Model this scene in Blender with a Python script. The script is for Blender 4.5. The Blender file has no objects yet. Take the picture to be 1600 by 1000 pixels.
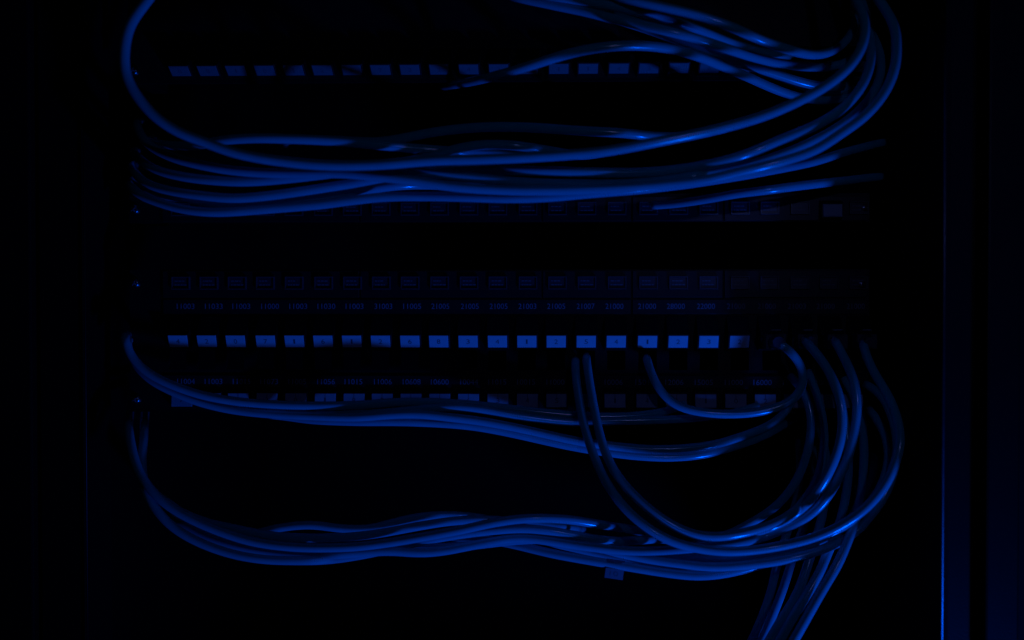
import bpy, bmesh, math, random
from mathutils import Vector, Matrix, Euler, kdtree
random.seed(7)
S = bpy.context.scene
COL = S.collection

# ------------------------------------------------------------------ camera
F_PX, CX, CY, DIST = 1300.0, 843.0, 500.0, 0.534
cam_d = bpy.data.cameras.new('camera'); cam = bpy.data.objects.new('camera', cam_d); COL.objects.link(cam)
cam.location = (0, -DIST, 0)
cam.rotation_euler = Euler((math.radians(90 - 0.8), 0, math.radians(1.2)))
cam_d.sensor_width = 36; cam_d.lens = F_PX / 1600 * 36
cam_d.shift_x = -(CX - 800) / 1600
cam_d.clip_start = 0.01; cam_d.clip_end = 20
cam_d.dof.use_dof = True; cam_d.dof.focus_distance = DIST - 0.012; cam_d.dof.aperture_fstop = 3.4
S.camera = cam
CAM_R = cam.rotation_euler.to_matrix()
CAM_P = Vector(cam.location)

# ------------------------------------------------------------------ world, lamps, exposure
w = bpy.data.worlds.new('World'); S.world = w; w.use_nodes = True
bg = w.node_tree.nodes['Background']; bg.inputs[0].default_value = (0.2, 0.3, 1.0, 1); bg.inputs[1].default_value = 0.0006
def lamp(name, loc, to, size, watts, color):
    l = bpy.data.lights.new(name, 'AREA'); l.shape = 'DISK'; l.size = size; l.energy = watts; l.color = color
    o = bpy.data.objects.new(name, l); COL.objects.link(o); o.location = loc
    o.rotation_euler = (Vector(to) - Vector(loc)).to_track_quat('-Z', 'Y').to_euler()
    return o
kl = bpy.data.lights.new('blue_key_lamp', 'SPOT'); kl.energy = 16.0; kl.color = (0.0, 0.098, 1.0); kl.shadow_soft_size = 0.03
kl.spot_size = math.radians(80); kl.spot_blend = 1.0
ko = bpy.data.objects.new('blue_key_lamp', kl); COL.objects.link(ko); ko.location = (0.46, -0.385, -0.68)
ko.rotation_euler = (Vector((0.09, -0.05, -0.01)) - ko.location).to_track_quat('-Z', 'Y').to_euler()
lamp('pale_fill_lamp', (0.21, -0.62, 0.16), (0.08, 0, 0.05), 0.018, 0.075, (0.20, 0.27, 1.0))
S.view_settings.view_transform = 'Standard'
try: S.view_settings.look = 'None'
except Exception: pass
S.view_settings.exposure = 0; S.view_settings.gamma = 1; S.view_settings.use_curve_mapping = False
S.render.engine = 'CYCLES'
S.cycles.use_denoising = True
S.cycles.max_bounces = 6
S.cycles.sample_clamp_indirect = 3

# ------------------------------------------------------------------ helpers
def P(px, py, d=0.0):
    """the point d millimetres in front of the panel plane that the photo shows at this pixel"""
    r = CAM_R @ Vector(((px - CX) / F_PX, (CY - py) / F_PX, -1))
    t = (DIST - d * 0.001) / r.y
    return CAM_P + r * t
def X(px, d=0): return P(px, 482, d).x
def Z(py, d=0): return P(870, py, d).z

def mat(name, base, rough=0.5, metal=0.0, spec=0.5, noise=0.0, nscale=300, bump=0.0, bscale=600, coat=0.0, rvar=0.0):
    m = bpy.data.materials.new(name); m.use_nodes = True
    nt = m.node_tree; b = nt.nodes['Principled BSDF']
    b.inputs['Roughness'].default_value = rough; b.inputs['Metallic'].default_value = metal
    b.inputs['Specular IOR Level'].default_value = spec
    b.inputs['Coat Weight'].default_value = coat
    tc = nt.nodes.new('ShaderNodeTexCoord')
    if noise or rvar:
        n = nt.nodes.new('ShaderNodeTexNoise'); n.inputs['Scale'].default_value = nscale; n.inputs['Detail'].default_value = 4
        nt.links.new(tc.outputs['Object'], n.inputs['Vector'])
        if noise:
            mx = nt.nodes.new('ShaderNodeMix'); mx.data_type = 'RGBA'
            mx.inputs[6].default_value = tuple(c * (1 - noise) for c in base) + (1,)
            mx.inputs[7].default_value = tuple(min(1, c * (1 + noise)) for c in base) + (1,)
            nt.links.new(n.outputs['Fac'], mx.inputs[0]); nt.links.new(mx.outputs[2], b.inputs['Base Color'])
        if rvar:
            mr = nt.nodes.new('ShaderNodeMapRange'); mr.inputs[3].default_value = rough - rvar; mr.inputs[4].default_value = rough + rvar
            nt.links.new(n.outputs['Fac'], mr.inputs[0]); nt.links.new(mr.outputs[0], b.inputs['Roughness'])
    if not noise:
        b.inputs['Base Color'].default_value = tuple(base) + (1,)
    if bump:
        n2 = nt.nodes.new('ShaderNodeTexNoise'); n2.inputs['Scale'].default_value = bscale; n2.inputs['Detail'].default_value = 3
        nt.links.new(tc.outputs['Object'], n2.inputs['Vector'])
        bp = nt.nodes.new('ShaderNodeBump'); bp.inputs['Strength'].default_value = bump; bp.inputs['Distance'].default_value = 0.0006
        nt.links.new(n2.outputs['Fac'], bp.inputs['Height']); nt.links.new(bp.outputs[0], b.inputs['Normal'])
    return m
M = dict(
    jacket=mat('blue_pvc_jacket', (0.012, 0.47, 0.50), 0.16, spec=0.6, noise=0.12, nscale=90, bump=0.02, bscale=220, rvar=0.05),
    panel=mat('black_powder_coat', (0.007, 0.007, 0.009), 0.42, spec=0.25, bump=0.18, bscale=1500, noise=0.2, nscale=200),
    plastic=mat('black_moulded_plastic', (0.006, 0.006, 0.007), 0.38, spec=0.3, noise=0.2, nscale=300),
    strip=mat('satin_black_strip', (0.012, 0.012, 0.014), 0.36, spec=0.35, noise=0.25, nscale=150),
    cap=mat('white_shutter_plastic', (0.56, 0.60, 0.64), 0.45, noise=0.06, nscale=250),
    grey=mat('grey_plastic', (0.15, 0.16, 0.18), 0.40, noise=0.15, nscale=300),
    card=mat('smoked_window_plastic', (0.035, 0.035, 0.042), 0.30, spec=0.6, noise=0.3, nscale=400),
    ledge=mat('clear_window_frame', (0.06, 0.06, 0.07), 0.28, spec=0.7),
    ink=mat('pale_printed_ink', (0.27, 0.27, 0.30), 0.6, noise=0.35, nscale=900),
    black_ink=mat('black_printed_ink', (0.09, 0.09, 0.10), 0.6),
    steel=mat('zinc_plated_steel', (0.19, 0.19, 0.20), 0.28, metal=1.0, rvar=0.08, nscale=800),
    frame=mat('dark_painted_steel', (0.0028, 0.0028, 0.0035), 0.40, spec=0.3, noise=0.3, nscale=60, bump=0.15, bscale=900),
    lip=mat('bare_steel_edge', (0.20, 0.20, 0.22), 0.36, metal=1.0, rvar=0.08, nscale=120),
    inner=mat('matt_black_cabinet', (0.002, 0.002, 0.0025), 0.7, spec=0.12, noise=0.2, nscale=40),
    paper=mat('paper_tag', (0.16, 0.17, 0.20), 0.7, noise=0.1, nscale=400),
    tile=mat('label_tile_plastic', (0.36, 0.37, 0.40), 0.5, noise=0.1, nscale=300),
    shade_cap=mat('shutter_plastic_painted_shade', (0.15, 0.155, 0.16), 0.45, noise=0.08, nscale=250),  # top row's shutters: same caps, with their shade put into a darker colour
    dust=mat('worn_plug_plastic', (0.05, 0.055, 0.07), 0.36, noise=0.3, nscale=500),
)
def link(name, mesh, parent=None, mats=()):
    o = bpy.data.objects.new(name, mesh); COL.objects.link(o)
    for m in mats: mesh.materials.append(m)
    if parent is not None: o.parent = parent
    return o
def finish(bm, name, mats, parent=None, smooth=False):
    me = bpy.data.meshes.new(name); bm.to_mesh(me); bm.free()
    if smooth:
        for p in me.polygons: p.use_smooth = True
    return link(name, me, parent, mats)
def box(bm, x0, x1, y0, y1, z0, z1, mi=0, bev=0.0):
    t = bmesh.new()
    bmesh.ops.create_cube(t, size=1)
    bmesh.ops.scale(t, vec=(abs(x1 - x0), abs(y1 - y0), abs(z1 - z0)), verts=t.verts)
    if bev: bmesh.ops.bevel(t, geom=list(t.edges), offset=bev, segments=2, affect='EDGES', profile=0.5)
    bmesh.ops.translate(t, vec=((x0 + x1) / 2, (y0 + y1) / 2, (z0 + z1) / 2), verts=t.verts)
    for f in t.faces: f.material_index = mi
    add(bm, t)
def add(bm, t, mtx=None):
    me = bpy.data.meshes.new('tmp'); t.to_mesh(me); t.free()
    if mtx is not None: me.transform(mtx)
    bm.from_mesh(me); bpy.data.meshes.remove(me)
def prism(bm, prof, x0, x1, mi=0, bev=0.0):
    """a (y, z) profile drawn out from x0 to x1"""
    t = bmesh.new()
    a = [t.verts.new((x0, y, z)) for y, z in prof]; b = [t.verts.new((x1, y, z)) for y, z in prof]
    n = len(prof)
    t.faces.new(a); t.faces.new(list(reversed(b)))
    for i in range(n): t.faces.new((a[i], b[i], b[(i + 1) % n], a[(i + 1) % n]))
    bmesh.ops.recalc_face_normals(t, faces=t.faces)
    if bev: bmesh.ops.bevel(t, geom=list(t.edges), offset=bev, segments=2, affect='EDGES', profile=0.5)
    for f in t.faces: f.material_index = mi
    add(bm, t)
def thing(name, loc, label, cat, group=None):
    o = bpy.data.objects.new(name, None); COL.objects.link(o); o.location = loc; o.empty_display_size = 0.02
    return tag(o, label, cat, group)
def tag(o, label, cat, group=None):
    o['label'] = label; o['category'] = cat
    if group: o['group'] = group
    return o
_txt = {}
def text_bm(s, width, height):
    """lettering as a thin mesh, facing the camera side (-y), centred on the origin, fitted to width x height"""
    if s not in _txt:
        c = bpy.data.curves.new('t', 'FONT'); c.body = s; c.size = 1; c.extrude = 0.02; c.resolution_u = 3
        o = bpy.data.objects.new('t', c); COL.objects.link(o)
        dg = bpy.context.evaluated_depsgraph_get(); dg.update()
        me = bpy.data.meshes.new_from_object(o.evaluated_get(dg)); bpy.data.objects.remove(o)
        xs = [v.co.x for v in me.vertices]; ys = [v.co.y for v in me.vertices]
        _txt[s] = (me, min(xs), max(xs), min(ys), max(ys))
    me, a, b, c_, d_ = _txt[s]
    t = bmesh.new(); t.from_mesh(me)
    sx = width / (b - a); sz = height / (d_ - c_)
    for v in t.verts:
        v.co = Vector(((v.co.x - (a + b) / 2) * sx, -v.co.z * 0.002, (v.co.y - (c_ + d_) / 2) * sz))
    return t
MM = 0.001

# ------------------------------------------------------------------ the rack
rack = thing('server_rack', (X(800), 0.2, Z(1150)), 'tall dark steel server rack standing round the patch panels and cables', 'rack')
def rpart(name, bm, m, smooth=False):
    o = finish(bm, name, [m], None, smooth); o.parent = rack; o.matrix_parent_inverse = Matrix.Translation(rack.location).inverted(); return o
ZT, ZB = 0.42, -0.42
# right frame: bright rolled lip, post face, dark groove, door stile
def cyl_strip(px, d, r):
    t = bmesh.new(); c = P(px, 482, d)
    bmesh.ops.create_cone(t, cap_ends=True, segments=20, radius1=r, radius2=r, depth=ZT - ZB)
    bmesh.ops.translate(t, vec=(c.x, c.y, (ZT + ZB) / 2), verts=t.verts); return t
EDGE_D = 84
rpart('post_edge', cyl_strip(1475, EDGE_D, 0.0007), M['lip'], True)
XE = X(1475, EDGE_D)
b = bmesh.new(); box(b, XE + .0004, XE + .0034, -EDGE_D * MM + .0006, 0.03, ZB, ZT); rpart('post_return', b, M['inner'])
b = bmesh.new(); box(b, XE + .0034, X(1526, 62), -0.062, 0.02, ZB, ZT, bev=0.0012); rpart('frame_post', b, M['frame'])
b = bmesh.new(); box(b, X(1543, 70), X(1597, 70), -0.070, 0.01, ZB, ZT, bev=0.0015); rpart('door_stile', b, M['frame'])
b = bmesh.new(); box(b, X(1526, 62) - .004, X(1720, 0), 0.022, 0.026, ZB, ZT); rpart('side_trim', b, M['inner'])
# left frame
rpart('post_edge', cyl_strip(133, 14, 0.0006), M['frame'], True)
b = bmesh.new(); box(b, X(60, 12), X(131, 12), -0.012, 0.02, ZB, ZT, bev=0.0012); rpart('frame_post', b, M['inner'])
b = bmesh.new(); box(b, X(-60, 16), X(48, 16), -0.016, 0.02, ZB, ZT, bev=0.0012); rpart('door_stile', b, M['inner'])
# cabinet body and the two mounting rails behind the panel ears
b = bmesh.new(); box(b, X(60, 12), X(1560, 12), 0.40, 0.404, ZB, ZT); rpart('back_panel', b, M['inner'])
b = bmesh.new(); box(b, X(60, 12) - .003, X(60, 12) - 0.0005, 0.021, 0.40, ZB, ZT); rpart('side_panel', b, M['inner'])
b = bmesh.new(); box(b, X(1560, 12) + 0.0005, X(1560, 12) + .003, 0.028, 0.40, ZB, ZT); rpart('side_panel', b, M['inner'])
EAR_L, EAR_R = X(203), X(1358)
# ------------------------------------------------------------------ patch panels
PXS = [277, 322, 367, 414, 459, 504, 549, 594, 640, 685, 731, 777, 823, 869, 916, 963, 1012, 1060, 1108, 1156, 1206, 1256, 1302, 1347]
def plate(parent, z_top, z_bot, hole_rows):
    """the steel face: solid bands, and bands with a row of port openings"""
    bm = bmesh.new()
    z = z_top
    for (h0, h1, half) in hole_rows:
        box(bm, EAR_L, EAR_R, 0, 0.002, h0, z)
        xs = [X(p) for p in PXS]; x = EAR_L
        for c in xs:
            box(bm, x, c - half, 0, 0.002, h1, h0); x = c + half
        box(bm, x, EAR_R, 0, 0.002, h1, h0)
        z = h1
    box(bm, EAR_L, EAR_R, 0, 0.002, z_bot, z)
    bmesh.ops.remove_doubles(bm, verts=bm.verts, dist=1e-6)
    bad = {}
    for f in bm.faces: bad.setdefault(tuple(round(c * 1e5) for c in f.calc_center_median()), []).append(f)
    bmesh.ops.delete(bm, geom=[f for v in bad.values() if len(v) > 1 for f in v], context='FACES')
    return finish(bm, 'faceplate', [M['panel']], parent)
def bracket(parent, z_top, z_bot):
    for xa, xb in ((EAR_L + .001, EAR_L + .012), (EAR_R - .012, EAR_R - .001)):
        bm = bmesh.new(); box(bm, xa, xb, 0.0022, 0.03, z_bot + .001, z_top - .001, bev=0.0005); finish(bm, 'mounting_bracket', [M['inner']], parent)
def screw(parent, px, py, rot):
    bm = bmesh.new(); r = 0.0034
    c = bmesh.new()
    prof = [(0, 0.0026), (0.45, 0.0025), (0.75, 0.0020), (0.93, 0.0012), (1.0, 0.0)]
    n = 28; rings = []
    for k, (q, h) in enumerate(prof):
        if k == 0: rings.append([c.verts.new((0, -h, 0))]); continue
        rings.append([c.verts.new((q * r * math.cos(2 * math.pi * i / n), -h, q * r * math.sin(2 * math.pi * i / n))) for i in range(n)])
    for i in range(n): c.faces.new((rings[0][0], rings[1][i], rings[1][(i + 1) % n]))
    for k in range(1, len(prof) - 1):
        for i in range(n): c.faces.new((rings[k][i], rings[k + 1][i], rings[k + 1][(i + 1) % n], rings[k][(i + 1) % n]))
    bmesh.ops.recalc_face_normals(c, faces=c.faces)
    add(bm, c)
    for q in (0, math.pi / 2):          # the cross recess, as two dark bars sunk into the head
        t = bmesh.new(); box(t, -0.0018, 0.0018, -0.0028, -0.0018, -0.00035, 0.00035, mi=1)
        add(bm, t, Matrix.Rotation(q + rot, 4, 'Y'))
    for v in bm.verts: v.co += Vector((X(px), 0, Z(py)))
    return finish(bm, 'mounting_screw', [M['steel'], M['black_ink']], parent, True)
def strip(parent, pa, pb, ya, yb, name='label_strip', t=1.4, m='strip'):
    bm = bmesh.new(); box(bm, X(pa), X(pb), -t * MM, -0.00005, Z(yb), Z(ya), bev=0.0003)
    return finish(bm, name, [M[m]], parent)
def window(parent, px, py, wd=28.5, ht=20, seed=0):
    rnd = random.Random(seed)
    x, z = X(px, 2), Z(py, 2); hw, hh = wd * .5 * .000411, ht * .5 * .000411
    bm = bmesh.new(); y0, y1, q = -0.0032, -0.0014, 0.0006
    box(bm, x - hw, x + hw, y0, y1, z - hh, z - hh + q, bev=.00012); box(bm, x - hw, x + hw, y0, y1, z + hh - q, z + hh, bev=.00012)
    box(bm, x - hw, x - hw + q, y0 + .0002, y1, z - hh + q, z + hh - q); box(bm, x + hw - q, x + hw, y0 + .0002, y1, z - hh + q, z + hh - q)
    fr = finish(bm, 'label_window', [M['ledge']], parent)
    bm = bmesh.new()
    box(bm, x - hw + q, x + hw - q, -0.0021, -0.0015, z - hh + q, z + hh - q)
    for dz, n in ((0.0013, 3), (-0.0012, 4)):       # two rows of small print too fine to read
        xx = x - hw + .0018
        for k in range(n):
            l = rnd.uniform(.0009, .0022)
            box(bm, xx, xx + l, -0.00222, -0.0021, z + dz - .00035, z + dz + .00035, mi=1); xx += l + .0005
            if xx > x + hw - .003: break
    finish(bm, 'insert_card', [M['card'], M['grey']], fr)
    return fr
def number(parent, px, py, s, wd=28, ht=8.5, d=1.5, m='ink'):
    t = text_bm(s, wd * .000411, ht * .000411)
    for v in t.verts: v.co += Vector((X(px, d), -d * MM, Z(py, d)))
    return finish(t, 'port_number', [M[m]], parent)
def module(parent, px, y_top, y_edge, y_low, d_edge, d_low, y_back, digit, wd=30, capped=True, m_cap='cap', tick=False):
    """a keystone block: upper slope, a shutter face that leans to the floor, and the underside"""
    x = X(px, d_edge); hw = 17.2 * .000405; z0, z1, z2, z3 = Z(y_top, 1), Z(y_edge, d_edge), Z(y_low, d_low), Z(y_back, 1)
    bm = bmesh.new()
    prism(bm, [(-0.0001, z0), (-d_edge * MM, z1 + .0006), (-d_edge * MM, z1), (-d_low * MM, z2 - .0006), (-0.0001, z3)], x - hw, x + hw, bev=.00025)
    o = finish(bm, 'jack_module', [M['plastic']], parent)
    if capped:
        a, b_ = Vector((x, -d_edge * MM, z1)), Vector((x, -d_low * MM, z2))
        up = (a - b_); L = up.length; up.normalize(); nrm = Vector((1, 0, 0)).cross(up); nrm = -nrm if nrm.y > 0 else nrm
        c = bmesh.new(); h = wd * .5 * .000405
        box(c, -h, h, -0.0006, 0.0004, -L / 2 + .0002, L / 2 - .0002, bev=.0002)
        if digit:
            t = text_bm(digit, .0022 if digit != '1' else .0011, .0030)
            for v in t.verts: v.co.y -= 0.00062
            for f in t.faces: f.material_index = 1
            add(c, t)
        if tick:
            box(c, -.00018, .00018, -0.00068, -0.0006, L / 2 - .0034, L / 2 - .0003, mi=1)
        rot = Matrix((Vector((1, 0, 0)), -nrm, up)).transposed().to_4x4()
        for v in c.verts: v.co = rot.to_3x3() @ v.co + (a + b_) / 2 + nrm * 0.0001
        bmesh.ops.recalc_face_normals(c, faces=c.faces)
        finish(c, 'port_shutter', [M[m_cap], M['black_ink']], o)
    return o
GP = 'black patch panels stacked in the rack'
def panel(px, py, label):
    return thing('patch_panel', (0, 0, 0), label, 'patch panel', GP)

# --- lower panel, in full view
pa = panel(0, 0, 'black patch panel with a row of brightly lit port shutters and two rows of numbers')
plate(pa, Z(421), Z(645), [(Z(548), Z(578), .0058)])
bracket(pa, Z(421), Z(645))
for a_, b_ in ((256, 562), (564, 846), (848, 985.5), (988, 1128.5), (1131, 1352)): strip(pa, a_, b_, 423, 465)
strip(pa, 256, 985.5, 468, 491, 'number_strip', 1.2); strip(pa, 988, 1352, 468, 491, 'number_strip', 1.2)
strip(pa, 256, 1352, 587, 606, 'number_strip', 1.2)
for px, py, r in ((212, 442, .5), (212, 625, 1.0), (1345, 445, .2), (1345, 630, .8)): screw(pa, px, py, r)
N1 = ['11003', '11033', '11003', '11000', '11003', '11030', '11003', '31003', '11005', '21005', '21005', '21005', '21003', '21005', '21007', '21000', '21000', '28000', '22000', '21000', '21000', '21003', '21000', '21000']
N2 = ['11004', '11003', '11015', '11073', '11005', '11056', '11015', '11006', '10608', '10600', '10044', '11015', '10015', '11000', '11005', '10006', '15011', '12006', '15005', '11000', '16000', '15000', '11000', '10000']
DG = '420716126834125412325120'
XN1 = [290, 334, 377, 422, 466, 510, 554, 599, 644, 688, 734, 779, 824, 869, 915, 960, 1011, 1056, 1103, 1150, 1198, 1245, 1290, 1337]
XN2 = [290, 333, 377, 420, 464, 509, 552, 598, 643, 687, 733, 777, 822, 868, 913, 959, 1007, 1054, 1100, 1147, 1192, 1238, 1284, 1330]
XW1 = [283, 327, 371, 415, 460, 506, 551, 596, 641, 687, 733, 778, 825, 871, 917, 964, 1013, 1060, 1107, 1156, 1202, 1249, 1295, 1341]
XL = [284, 328, 372, 417, 462, 508, 553, 597, 642, 687, 732, 778, 824, 870, 916, 961, 1011, 1057, 1103, 1150, 1196, 1242, 1288, 1332]
for i in range(24):
    window(pa, XW1[i], 442, seed=i)
    number(pa, XN1[i], 478.5, N1[i]); number(pa, XN2[i], 597, N2[i])
    module(pa, PXS[i], 493, 523.5, 543, 8.4, 5.8, 547, DG[i], capped=i < 20)
    module(pa, XL[i], 608, 615, 637, 4.0, 4.6, 641, DG[(i * 5 + 3) % 24], wd=33, m_cap='tile', tick=True)
# --- middle panel, behind the upper bundle
pb = panel(0, 0, 'black patch panel half hidden behind the upper cable bundle, label windows along its bottom')
plate(pb, Z(303), Z(347), [])
bracket(pb, Z(303), Z(347))
for a_, b_ in ((256, 562), (564, 846), (848, 985.5), (988, 1128.5), (1131, 1352)): strip(pb, a_, b_, 308, 346)
for px, py, r in ((212, 326, .9), (1349, 326, .6)): screw(pb, px, py, r)
for i in range(24):
    if i != 22: window(pb, XW1[i], 326, seed=40 + i)
module(pb, 1300, 313, 320, 340, 6.0, 6.4, 344, '', wd=29, m_cap='tile')['label'] = 'pale blank block set lower than the windows in its row'
# --- top panel, cut off by the upper edge
pc = panel(0, 0, 'black patch panel at the very top with a row of dim, steeply slanted port shutters')
plate(pc, Z(-90), Z(127), [])
bracket(pc, Z(-90), Z(127))
for px, py, r in ((212, 107, .4), (1345, 107, .7), (212, -70, .4), (1345, -70, .7)): screw(pc, px, py, r)
XT = [280, 324, 368, 413, 458, 503, 549, 594, 640, 686, 732, 779, 825, 873, 919, 967, 1014, 1061, 1109, 1157, 1206, 1254, 1300, 1346]
for i in range(24):
    module(pc, XT[i], 74, 98.5, 115, 11.0, 4.6, 121, DG[(i * 7 + 2) % 24], capped=True, m_cap='shade_cap')

# ------------------------------------------------------------------ cables
R_C = 0.0027
GC = 'blue network cables in the rack'
def pix(x, py, d):
    """the photo's pixel column of a point at world x, depth d, near row py"""
    q = CAM_R.transposed() @ (Vector((x, -d * MM, Z(py, d))) - CAM_P)
    return CX + F_PX * q.x / -q.z
def dive(p, ear=False):
    """the last stretch of a cable: it turns and runs straight back into the cabinet"""
    px, py, d = p
    if ear:                                               # round the outside of the panel's ear
        return [(px + 28, py - 12, -100), (px + 26, py - 12, -38), (px + 14, py - 12, -20), (px + .5, py - 10, 0), (px - 1, py - 6, 12)]
    if py > 640:
        return [(px + 5, 606, -92), (px + 3, 630, -70), (px + 1, 654, -46), (px, 660, -22), (px, py - (py - 660) * .75, d - 20)]
    return [(px + 8, py - 6, -110), (px + 5, py - 5, -60), (px + 2, py - 4, d - 50), (px, py - 3, d - 24)]
CABLES = []     # (key, label, [(px, py, d), ...])
def C(key, label, pts): CABLES.append((key, label, pts))
# upper bundle
C('T1', 'foremost blue cable, a big loop from the top left under everything to the top right',
  [(330,-150,30),(285,-70,60),(231,0,85),(202,42,92),(194,85,95),(197,120,97),(214,150,98),(242,182,98),(280,207,98),(320,222,98),(360,237,98),(410,248,98),(485,257,98),(540,259,98),(600,257,98),(675,251,98),(750,249,98),(825,246,98),(900,241,97),(950,236,97),(1025,222,96),(1125,201,94),(1200,179,92),(1250,157,90),(1287,137,88),(1320,112,85),(1340,88,82),(1352,58,78),(1350,25,72),(1340,5,65),(1315,-40,48),(1270,-100,25),(1230,-140,6)])
C('T2', 'outermost blue cable on the upper right bend, reaching farthest right',
  dive((214, 195, 42)) + [(214,195,42),(220,215,60),(240,232,68),(272,247,72),(310,257,74),(360,266,75),(410,270,76),(470,271,77),(537,271,80),(600,277,84),(650,283,84),(700,291,82),(760,296,80),(825,298,79),(900,297,80),(1000,292,78),(1050,287,80),(1100,282,83),(1150,270,87),(1212,255,90),(1275,234,89),(1312,210,86),(1345,187,80),(1370,162,78),(1387,137,76),(1399,105,74),(1401,75,71),(1399,45,67),(1387,20,62),(1372,-2,56),(1340,-50,42),(1290,-110,22),(1240,-150,8)])
C('T3', 'blue cable with a long glint just inside the outermost one on the upper right bend',
  dive((206, 262, 38)) + [(206,262,38),(222,284,56),(260,297,62),(310,305,65),(360,310,66),(410,307,67),(485,297,69),(560,285,71),(590,279,72),(650,271,74),(740,266,76),(830,267,80),(900,269,82),(950,270,76),(1000,270,78),(1050,266,81),(1100,259,85),(1162,243,89),(1212,222,90),(1262,202,87),(1300,182,80),(1330,157,74),(1350,130,68),(1360,100,58),(1362,70,48),(1356,35,36),(1345,0,25),(1330,-40,8)])
C('S5', 'blue cable humping up beneath the foremost loop near the middle of the upper bundle',
  dive((209, 240, 40)) + [(209,240,40),(235,262,60),(285,276,68),(335,282,70),(385,284,71),(460,278,72),(510,272,73),(560,266,76),(600,264,82),(650,268,88),(700,274,88),(750,279,86),(800,284,84),(900,288,78),(1000,286,74),(1100,273,70),(1180,255,66),(1250,230,60),(1310,198,52),(1350,165,40),(1372,130,30),(1378,105,22),(1372,72,14),(1360,50,6)])
C('S3', 'lowest blue cable of the upper bundle, sagging above the gap between two panels',
  dive((204, 290, 36)) + [(204,290,36),(216,304,56),(247,316,54),(285,327,56),(335,332,57),(390,329,57),(440,325,57),(500,320,58),(537,315,60),(600,308,64),(660,307,68),(725,308,72),(800,310,76),(860,308,75),(925,302,74),(1000,296,70),(1070,288,64),(1162,274,56),(1200,267,52),(1237,260,50),(1275,252,46),(1312,240,36),(1350,230,24),(1372,224,14),(1388,222,-10),(1396,224,-60)])
C('S3b', 'blue cable lying on the lowest one at the left end of the upper bundle',
  dive((207, 286, 42)) + [(207,286,42),(232,301,50),(285,309,58),(330,318,61),(385,322,62),(450,317,62),(520,308,60),(590,294,58),(640,289,58),(700,290,44),(760,290,10),(790,288,-20),(800,288,-70)])
C('T5', 'single blue cable with a dotted glint above the right end of the label windows',
  [(1020,321,5),(1050,319,14),(1100,312,32),(1150,303,40),(1200,297,45),(1237,292,47),(1287,286,38),(1325,282,26),(1355,278,16),(1378,276,2),(1390,277,-40)])
C('H1', 'blue cable arching along the top left edge of the upper bundle, behind the foremost loop',
  dive((234, 222, 30)) + [(234,222,30),(275,228,60),(310,227,70),(350,219,77),(400,216,79),(450,217,79),(500,219,79),(575,225,76),(637,231,68),(700,236,62),(780,242,52),(830,246,20),(850,245,-20),(858,244,-70)])
C('H2', 'faint dark cable making a low arch above the middle of the upper bundle',
  [(446,224,-40),(448,220,0),(460,217,36),(485,218,58),(540,220,61),(590,222,61),(625,217,62),(675,207,66),(750,199,66),(825,199,62),(900,204,62),(975,208,62),(1030,214,60),(1080,212,50),(1120,204,28),(1135,201,-30),(1138,201,-80)])
C('H3', 'faint dark cable just below the low dark arch, hugging the foremost loop',
  [(480,266,-40),(500,265,10),(540,261,46),(600,256,60),(660,248,66),(705,235,69),(745,227,70),(800,227,70),(860,236,70),(905,243,56),(936,240,16),(946,238,-60)])
# top right group
C('U1', 'single blue cable arching alone across the dim top shutters',
  [(690,135,-80),(691,135,-50),(698,134,-24),(712,132,8),(735,128,34),(765,121,52),(815,107,70),(865,91,74),(900,81,75),(940,74,73),(990,71,72),(1040,75,68),(1090,88,58),(1127,103,44),(1165,119,28),(1205,137,18),(1240,150,14),(1275,157,13),(1305,156,12),(1330,150,10),(1345,148,5)])
C('U2', 'topmost blue cable of the upper right group, its right end hooking upward',
  [(820,-60,40),(900,-30,56),(977,-2,68),(1027,9,72),(1090,24,74),(1140,41,72),(1190,63,70),(1240,80,66),(1265,86,56),(1290,84,42),(1312,74,26),(1328,58,16),(1336,38,10),(1338,25,4)])
C('U3', 'thin blue cable dipping between two thicker ones at the top edge',
  [(680,-76,4),(720,-48,20),(780,-18,36),(850,-8,48),(915,2,58),(965,11,62),(1002,19,62),(1035,28,60),(1090,46,50),(1150,70,34),(1200,84,18),(1240,90,5)])
C('U4', 'blue cable with a small glint, second from the top in the upper right group',
  [(690,-60,4),(740,-34,20),(800,-6,40),(850,5,50),(890,13,54),(930,22,62),(965,31,66),(1015,42,70),(1065,54,70),(1115,69,66),(1165,86,56),(1202,96,42),(1230,101,30),(1265,105,22),(1300,104,18),(1328,96,15),(1340,84,8)])
C('U5', 'mostly shaded cable with one glint, third from the top in the upper right group',
  [(860,8,4),(900,16,14),(950,27,26),(1000,42,34),(1040,56,36),(1085,72,34),(1120,86,38),(1150,97,38),(1185,107,34),(1225,120,26),(1265,132,18),(1300,136,13),(1325,134,5)])
C('U6', 'lowest shaded cable of the upper right group, crossing the end of the single arch',
  [(960,24,6),(1010,40,16),(1060,60,24),(1110,84,24),(1160,100,30),(1212,117,30),(1250,133,26),(1280,142,20),(1305,144,15),(1330,138,5)])
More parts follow.
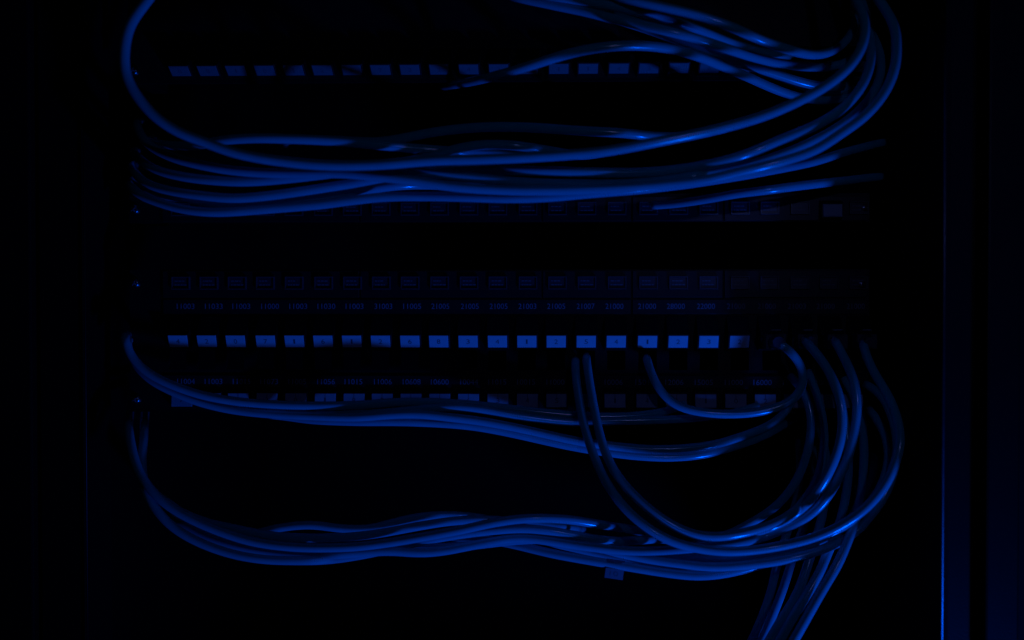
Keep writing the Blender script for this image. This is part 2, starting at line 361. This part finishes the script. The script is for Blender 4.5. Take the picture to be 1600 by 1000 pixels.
# middle group
C('M1', 'blue cable hooking out highest at the far left, along the top of the middle bundle',
  dive((196, 532, 28), True) + [(196,532,15),(198,545,19),(207,560,22),(230,582,23),(260,598,24),(310,616,24),(360,626,24),(410,631,24),(485,634,26),(560,633,25),(610,629,23),(660,628,21),(720,631,20),(800,639,18),(870,647,16),(930,651,11),(990,650,10),(1040,643,11),(1070,632,6)])
C('M2', 'upper cable of the glinting pair at the right end of the middle bundle',
  dive((199, 541, 14), True) + [(199,541,12),(207,563,16),(233,592,18),(272,613,18),(310,628,18),(360,640,18),(410,646,18),(485,650,26),(560,652,26),(610,648,26),(650,647,26),(700,652,26),(750,658,25),(800,667,24),(850,678,23),(905,690,21),(950,696,21),(1015,702,22),(1065,701,22),(1115,695,20),(1165,680,16),(1200,666,10),(1225,648,7),(1238,625,5)])
C('M5', 'lower cable of the glinting pair at the right end of the middle bundle',
  [(420,648,3),(436,649,9),(456,652,14),(485,656,22),(560,659,23),(620,659,23),(680,661,23),(740,666,23),(800,677,22),(840,686,21),(890,697,20),(957,708,19),(1015,714,20),(1065,714,20),(1115,707,18),(1165,692,13),(1200,678,4),(1230,660,-20),(1250,650,-60)])
C('M8', 'blue hump in the middle bundle that ducks under the twin hanging cables',
  [(400,640,3),(422,642,9),(448,646,13),(500,649,21),(575,647,26),(625,643,29),(675,638,29),(715,636,27),(760,641,25),(800,649,21),(850,656,18),(895,660,16),(950,658,11),(1000,657,10),(1040,656,11),(1100,652,9),(1150,645,6),(1185,634,4)])
C('M6', 'short blue loop from the dark ports up to the leftmost plug',
  [(1010,558,0),(1011,562,12),(1014,574,18),(1020,590,21),(1031,610,24),(1050,630,27),(1078,641,27),(1112,646,27),(1150,647,24),(1185,644,22),(1207,639,22),(1232,630,22),(1250,614,25),(1257,590,24),(1250,568,25),(1237,550,27),(1222,538,27),(1211,534,22)])
# lower right group
C('D1', 'left one of the hanging twin cables, sweeping round to the rightmost plug',
  [(899,562,0),(899,566,8),(899,578,13),(901,600,18),(905,625,22),(910,655,28),(920,690,34),(933,725,40),(952,762,47),(980,798,52),(1015,827,70),(1052,847,62),(1090,857,57),(1140,862,54),(1190,858,53),(1225,852,53),(1275,839,53),(1325,815,57),(1362,785,62),(1387,752,67),(1402,715,69),(1407,685,67),(1402,655,58),(1387,617,46),(1370,590,42),(1358,568,36),(1351,548,30),(1348,536,23)])
C('D2', 'right one of the hanging twin cables, curving up inside the lower right loops',
  [(916,556,0),(916,560,8),(917,570,12),(920,590,15),(924,615,21),(930,647,27),(940,690,34),(956,730,41),(980,763,48),(1010,792,52),(1042,816,60),(1077,833,58),(1112,839,56),(1152,835,55),(1190,825,52),(1227,810,46),(1250,790,38),(1272,760,27),(1285,720,23),(1288,680,20),(1283,640,16),(1272,605,11),(1262,580,4)])
C('C2', 'blue cable bending down from the second plug, inner of two bright arcs',
  [(1258,532,22),(1262,537,31),(1275,551,41),(1292,575,46),(1307,605,54),(1315,635,56),(1317,655,57),(1314,685,58),(1305,716,58),(1290,748,57),(1268,780,54),(1240,805,48),(1205,824,36),(1160,836,26),(1120,843,14),(1096,849,-5),(1085,853,-50)])
C('C3', 'blue cable bending down from the third plug, outer of two bright arcs',
  [(1304,532,22),(1308,538,33),(1317,556,45),(1330,582,49),(1338,612,50),(1339,647,50),(1335,677,50),(1325,715,50),(1310,747,50),(1292,778,50),(1272,800,49),(1250,815,47),(1225,827,45),(1200,837,44),(1150,850,47),(1110,855,50),(1077,857,51),(1040,860,44),(990,861,36),(940,857,36),(900,852,36),(862,846,36),(825,841,36),(800,841,36),(770,846,36),(725,855,36),(687,862,36),(650,864,35),(612,861,32),(560,864,29),(510,868,27),(450,867,27),(380,857,27),(320,838,26),(288,819,20),(270,802,10),(266,798,-30),(266,796,-90)])
C('C0', 'dim cable making the innermost arc at lower right',
  [(1235,588,4),(1252,606,14),(1264,632,19),(1268,665,21),(1262,705,22),(1246,748,21),(1216,788,18),(1175,816,12),(1130,838,4),(1098,846,-20),(1080,851,-60)])
C('E1', 'lower cable of the outermost right sweep, with the longest glint at the bottom',
  [(1352,600,5),(1372,612,14),(1390,640,26),(1400,675,40),(1402,710,34),(1394,745,38),(1385,770,40),(1365,800,42),(1337,832,44),(1312,847,45),(1275,862,44),(1225,875,43),(1175,882,42),(1115,886,41),(1065,881,36),(1015,874,37),(965,864,33),(910,851,32),(850,843,27),(800,845,26),(740,852,24),(680,856,24),(620,856,24),(540,858,24),(460,856,24),(380,842,24),(315,820,21),(280,799,14),(258,782,2),(254,778,-30),(254,776,-90)])
C('E2', 'cable tucked just beneath the front sweep at lower right, with a short glint',
  [(960,862,8),(1010,866,24),(1070,871,38),(1115,874,42),(1160,873,42),(1222,863,42),(1272,846,42),(1318,822,42),(1352,795,42),(1376,762,42),(1388,725,40),(1386,690,28),(1374,660,16),(1358,640,5)])
VL = ['rightmost blue cable running out of the bottom edge', 'middle one of the three bright cables leaving the bottom edge',
      'leftmost of the three bright cables leaving the bottom edge', 'faint cable farthest left among those leaving the bottom edge',
      'faint cable just left of the three bright ones leaving the bottom edge']
C('V3', VL[0], [(1318,590,4),(1338,625,10),(1348,665,15),(1350,710,20),(1347,765,30),(1337,812,42),(1324,846,50),(1310,880,54),(1286,920,57),(1260,966,59),(1242,998,60),(1205,1060,60),(1160,1130,56)])
C('V2', VL[1], [(1298,590,4),(1314,630,8),(1323,680,12),(1326,735,18),(1319,790,30),(1308,830,40),(1294,862,46),(1280,896,50),(1260,930,53),(1238,966,55),(1220,998,56),(1185,1060,56),(1140,1130,52)])
C('V1', VL[2], [(1275,655,-40),(1287,690,-14),(1293,740,6),(1288,790,22),(1277,835,35),(1265,874,42),(1258,896,45),(1244,932,48),(1220,970,50),(1204,998,51),(1165,1060,50),(1120,1130,45)])
C('V4', VL[3], [(1248,690,-60),(1250,740,-30),(1240,800,-8),(1224,850,2),(1212,890,6),(1206,920,8),(1196,950,9),(1180,990,10),(1150,1050,10),(1110,1130,6)])
C('V5', VL[4], [(1270,700,-60),(1272,750,-28),(1262,805,-4),(1242,860,8),(1230,900,12),(1220,930,14),(1208,960,15),(1194,994,16),(1160,1050,16),(1115,1130,12)])
# bottom bundle
C('B1', 'upper cable of the bottom loop at far left, humping up brightly near the middle',
  dive((201, 672, 28)) + [(201,672,22),(206,702,30),(216,735,35),(235,765,36),(265,792,38),(300,812,40),(347,832,41),(397,847,42),(460,855,43),(510,856,43),(560,854,43),(607,848,44),(650,841,45),(725,827,46),(775,816,46),(825,810,45),(860,810,43),(890,812,40),(940,820,32),(990,828,21),(1036,838,8),(1058,848,-15),(1070,852,-60)])
C('B2', 'blue cable forming the lowest edge of the bottom loop at left',
  dive((225, 690, 22)) + [(225,690,22),(222,708,22),(222,735,29),(228,770,33),(247,800,36),(272,825,38),(310,847,40),(360,865,40),(410,874,41),(460,876,41),(510,875,41),(555,869,41),(600,860,40),(650,848,38),(700,838,37),(750,831,37),(790,827,37),(825,826,37),(875,832,36),(900,837,36),(940,844,34),(977,846,31),(1010,843,29),(1042,842,14),(1062,850,-10),(1075,855,-50)])
C('B4', 'lowest cable of the bottom bundle right of centre, carrying the small tag',
  [(680,836,-40),(710,839,-4),(740,843,14),(780,846,24),(825,856,30),(862,865,32),(900,872,33),(940,879,33),(990,887,33),(1040,895,38),(1090,900,42),(1127,897,41),(1165,889,40),(1210,876,38),(1255,858,35),(1300,834,30),(1338,805,30),(1360,765,20),(1366,725,2),(1364,700,-40)])
C('B7', 'cable between the tagged one and the sweep above it, right of centre',
  [(840,840,-30),(862,848,4),(905,858,18),(950,868,24),(990,879,27),(1030,888,33),(1075,891,37),(1120,889,37),(1165,884,36),(1215,874,34),(1258,860,30),(1300,838,34),(1330,812,20),(1342,785,2),(1340,760,-40)])
C('B6', 'dim cable lying along the inside of the bottom loop',
  [(276,797,-80),(276,797,-30),(278,798,2),(296,806,12),(322,816,21),(372,827,22),(422,837,23),(485,841,23),(545,839,24),(590,834,24),(650,823,24),(700,815,24),(760,812,21),(820,817,15),(880,824,4),(910,826,-40)])
C('B5', 'faintest cable, waving just above the bottom bundle left of centre',
  [(372,840,-40),(400,833,-4),(435,825,6),(485,820,10),(535,826,12),(580,826,13),(620,815,13),(660,807,12),(700,805,9),(750,809,0),(790,818,-20),(810,822,-50)])

def catmull(pts, step=7.0):
    out = []
    n = len(pts)
    V4 = [Vector(p) for p in pts]
    for i in range(n - 1):
        p0 = V4[i - 1] if i else V4[0] * 2 - V4[1]; p1, p2 = V4[i], V4[i + 1]; p3 = V4[i + 2] if i + 2 < n else V4[-1] * 2 - V4[-2]
        def tj(a, b): return max(1e-3, (b - a).length) ** 0.5
        t1 = tj(p0, p1); t2 = t1 + tj(p1, p2); t3 = t2 + tj(p2, p3)
        k = max(2, int((p2 - p1).length / step))
        for j in range(k):
            t = t1 + (t2 - t1) * j / k
            a1 = p0 * ((t1 - t) / t1) + p1 * (t / t1)
            a2 = p1 * ((t2 - t) / (t2 - t1)) + p2 * ((t - t1) / (t2 - t1))
            a3 = p2 * ((t3 - t) / (t3 - t2)) + p3 * ((t - t2) / (t3 - t2))
            b1 = a1 * ((t2 - t) / t2) + a2 * (t / t2)
            b2 = a2 * ((t3 - t) / (t3 - t1)) + a3 * ((t - t1) / (t3 - t1))
            out.append(b1 * ((t2 - t) / (t2 - t1)) + b2 * ((t - t1) / (t2 - t1)))
    out.append(V4[-1])
    return out
paths = []
for key, label, pts in CABLES:
    q = catmull(pts)
    for _ in range(6):                                    # take the kinks of the tracing out
        q = [q[0]] + [(q[i - 1] + q[i] * 2 + q[i + 1]) / 4 for i in range(1, len(q) - 1)] + [q[-1]]
    paths.append(q)
# cables cannot pass through one another: where two cross, the nearer stays nearer and they are pushed apart in depth
ids = [(c, i) for c, q in enumerate(paths) for i in range(len(q))]
kd = kdtree.KDTree(len(ids))
for n, (c, i) in enumerate(ids): kd.insert((paths[c][i].x, paths[c][i].y, 0), n)
kd.balance()
near, meets = [], {}
for n, (c, i) in enumerate(ids):
    v = paths[c][i]; mine = {}
    for co, m_, dist in kd.find_range((v.x, v.y, 0), 21):
        c2, i2 = ids[m_]
        if c2 == c: continue
        mine.setdefault(c2, []).append(i2)
        if c < c2: meets.setdefault((c, c2), []).append((i, i2, v.z - paths[c2][i2].z))
    near.append(mine)
order = {}                                                # which of two meeting cables lies in front, for each place where they meet
for (c, c2), lst in meets.items():
    lst.sort(); run, tot = [], 0.0
    def close():
        sg = 1 if tot >= 0 else -1
        for i_, j_ in run: order[(c, i_, c2, j_)] = sg; order[(c2, j_, c, i_)] = -sg
    for i, i2, dd in lst:
        if run and (i - run[-1][0] > 6 or (abs(dd) > 14 and dd * tot < 0)):
            close(); run, tot = [], 0.0
        run.append((i, i2)); tot += max(-20, min(20, dd))
    close()
start_z = [[v.z for v in q] for q in paths]
GAP = 2.05 * R_C
for it in range(160):
    pos = [[P(*v) for v in q] for q in paths]
    push = [[0.0] * len(q) for q in paths]
    hit = 0
    for n, (c, i) in enumerate(ids):
        if not near[n]: continue
        a = pos[c][i]; best = 0
        for c2, lst in near[n].items():
            for i2 in lst:
                s = order[(c, i, c2, i2)]
                dz = (paths[c][i].z - paths[c2][i2].z) * MM
                b2 = pos[c2][i2]
                lat = math.hypot(a.x - b2.x, a.z - b2.z)
                if lat >= GAP or abs(dz) > 0.03: continue
                v = math.sqrt(GAP * GAP - lat * lat) - s * dz
                if v > 0 and v > abs(best): best = s * v
        if abs(best) > 2e-4: hit += 1
        push[c][i] = best * 1000 * 0.30
    for c, q in enumerate(paths):
        pu = push[c]
        for _ in range(5): pu = [pu[0]] + [(pu[i - 1] + 2 * pu[i] + pu[i + 1]) / 4 for i in range(1, len(pu) - 1)] + [pu[-1]]
        for i in range(2, len(q) - 2):
            z0 = start_z[c][i]
            q[i].z = q[i].z if q[i].z < 6 else max(6.0, min(z0 + 11, max(z0 - 11, q[i].z + pu[i] * 1.4)))
        zz = [v.z for v in q]                             # a cable is stiff: no sharp bumps
        for i in range(3, len(q) - 3):
            if zz[i] > 6: q[i].z = zz[i] * .8 + .2 * (zz[i - 2] + zz[i - 1] + zz[i + 1] + zz[i + 2]) / 4
    if not hit: break
print('cable contacts left', hit, 'after', it + 1)
def tube(pts, r, sides=16):
    bm = bmesh.new(); n = len(pts); rings = []; prev = None
    for i, p in enumerate(pts):
        t = (pts[min(i + 1, n - 1)] - pts[max(i - 1, 0)]).normalized()
        if prev is None:
            u = t.cross(Vector((0, 1, 0.3))).normalized()
        else:
            u = (prev - t * prev.dot(t)).normalized()
        prev = u; v = t.cross(u)
        rings.append([bm.verts.new(p + (u * math.cos(2 * math.pi * k / sides) + v * math.sin(2 * math.pi * k / sides)) * r) for k in range(sides)])
    for a, b_ in zip(rings, rings[1:]):
        for k in range(sides): bm.faces.new((a[k], a[(k + 1) % sides], b_[(k + 1) % sides], b_[k]))
    bm.faces.new(list(reversed(rings[0]))); bm.faces.new(rings[-1])
    bmesh.ops.recalc_face_normals(bm, faces=bm.faces)
    return bm
CO = {}
for (key, label, _), q in zip(CABLES, paths):
    pts = [P(*v) for v in q]
    o = finish(tube(pts, R_C), 'network_cable', [M['jacket']], None, True)
    CO[key] = tag(o, label, 'cable', GC)

# plugs: body with a tapering boot, and a latch on top
def plug(cable, px, py, d0, latch=True):
    c = P(px, py, d0); x, z = c.x, c.z
    bm = bmesh.new()
    box(bm, x - .0062, x + .0062, -0.0205, -d0 * MM, z - .0046, z + .0046, bev=.0005)
    t = bmesh.new()                                       # boot: rounded box narrowing towards the cable
    ys = (-.0206, -.0222, -.0245, -.0272); rs = (.0046, .0043, .0038, .0033); rings = []
    for yy, rr in zip(ys, rs):
        rings.append([t.verts.new((x + rr * math.cos(a) * 1.12, yy, z + rr * math.sin(a))) for a in [2 * math.pi * k / 20 for k in range(20)]])
    for a, b_ in zip(rings, rings[1:]):
        for k in range(20): t.faces.new((a[k], a[(k + 1) % 20], b_[(k + 1) % 20], b_[k]))
    t.faces.new(rings[0]); t.faces.new(list(reversed(rings[-1])))
    bmesh.ops.recalc_face_normals(t, faces=t.faces); add(bm, t)
    o = finish(bm, 'plug', [M['dust']], cable)
    if latch:
        bm = bmesh.new(); zc = z + .0046
        prism(bm, [(-.010, zc + .0002), (-.0195, zc + .0030), (-.0205, zc + .0030), (-.0205, zc + .0021), (-.0120, zc + .0001)], x - .0029, x + .0029, bev=.0002)
        finish(bm, 'latch', [M['grey']], o)
    return o
for key, px, py in (('M6', 1207, 533), ('C2', 1256, 533), ('C3', 1302, 533), ('D1', 1347, 533)): plug(CO[key], px, py, 11.8)

# the paper tag folded round the lowest cable of the bottom bundle
iq = min(range(len(paths[[c[0] for c in CABLES].index('B4')])), key=lambda i: abs(paths[[c[0] for c in CABLES].index('B4')][i].x - 958))
tq = paths[[c[0] for c in CABLES].index('B4')][iq]
tc_ = P(tq.x, tq.y, tq.z)
bm = bmesh.new()
hw = .0055
prof = [(-R_C - .0003, .0), (-R_C * .2 - .0003, -.0085), (-R_C * .2 + .0001, -.0085), (-R_C + .0001, .0)]
t = bmesh.new()
box(t, -hw, hw, -R_C * .75, -R_C * .75 + .0004, -.0080, -R_C * .72, bev=.0001)
ring = []
for k in range(13):
    a = math.pi * (1.22 + 1.56 * k / 12) + math.pi
    ring.append((math.cos(a), math.sin(a)))
for s in (1,):
    rr = [[t.verts.new((xx, -math.cos(math.radians(40 + 280 * k / 14 - 180)) * -(R_C + .0003), math.sin(math.radians(40 + 280 * k / 14 - 180)) * -(R_C + .0003))) for k in range(15)] for xx in (-hw, hw)]
    for k in range(14): t.faces.new((rr[0][k], rr[0][k + 1], rr[1][k + 1], rr[1][k]))
l = text_bm('10', .0052, .0028)
for v in l.verts: v.co += Vector((-.0002, -R_C * .75 - .00002, -.0048))
for f in l.faces: f.material_index = 1
add(t, l)
rot = Matrix.Rotation(math.radians(8), 4, 'Y')
for v in t.verts: v.co = rot.to_3x3() @ v.co + tc_
tg = finish(t, 'cable_tag', [M['paper'], M['black_ink']])
tag(tg, 'small pale paper tag hanging under the lowest cable of the bottom bundle', 'tag')
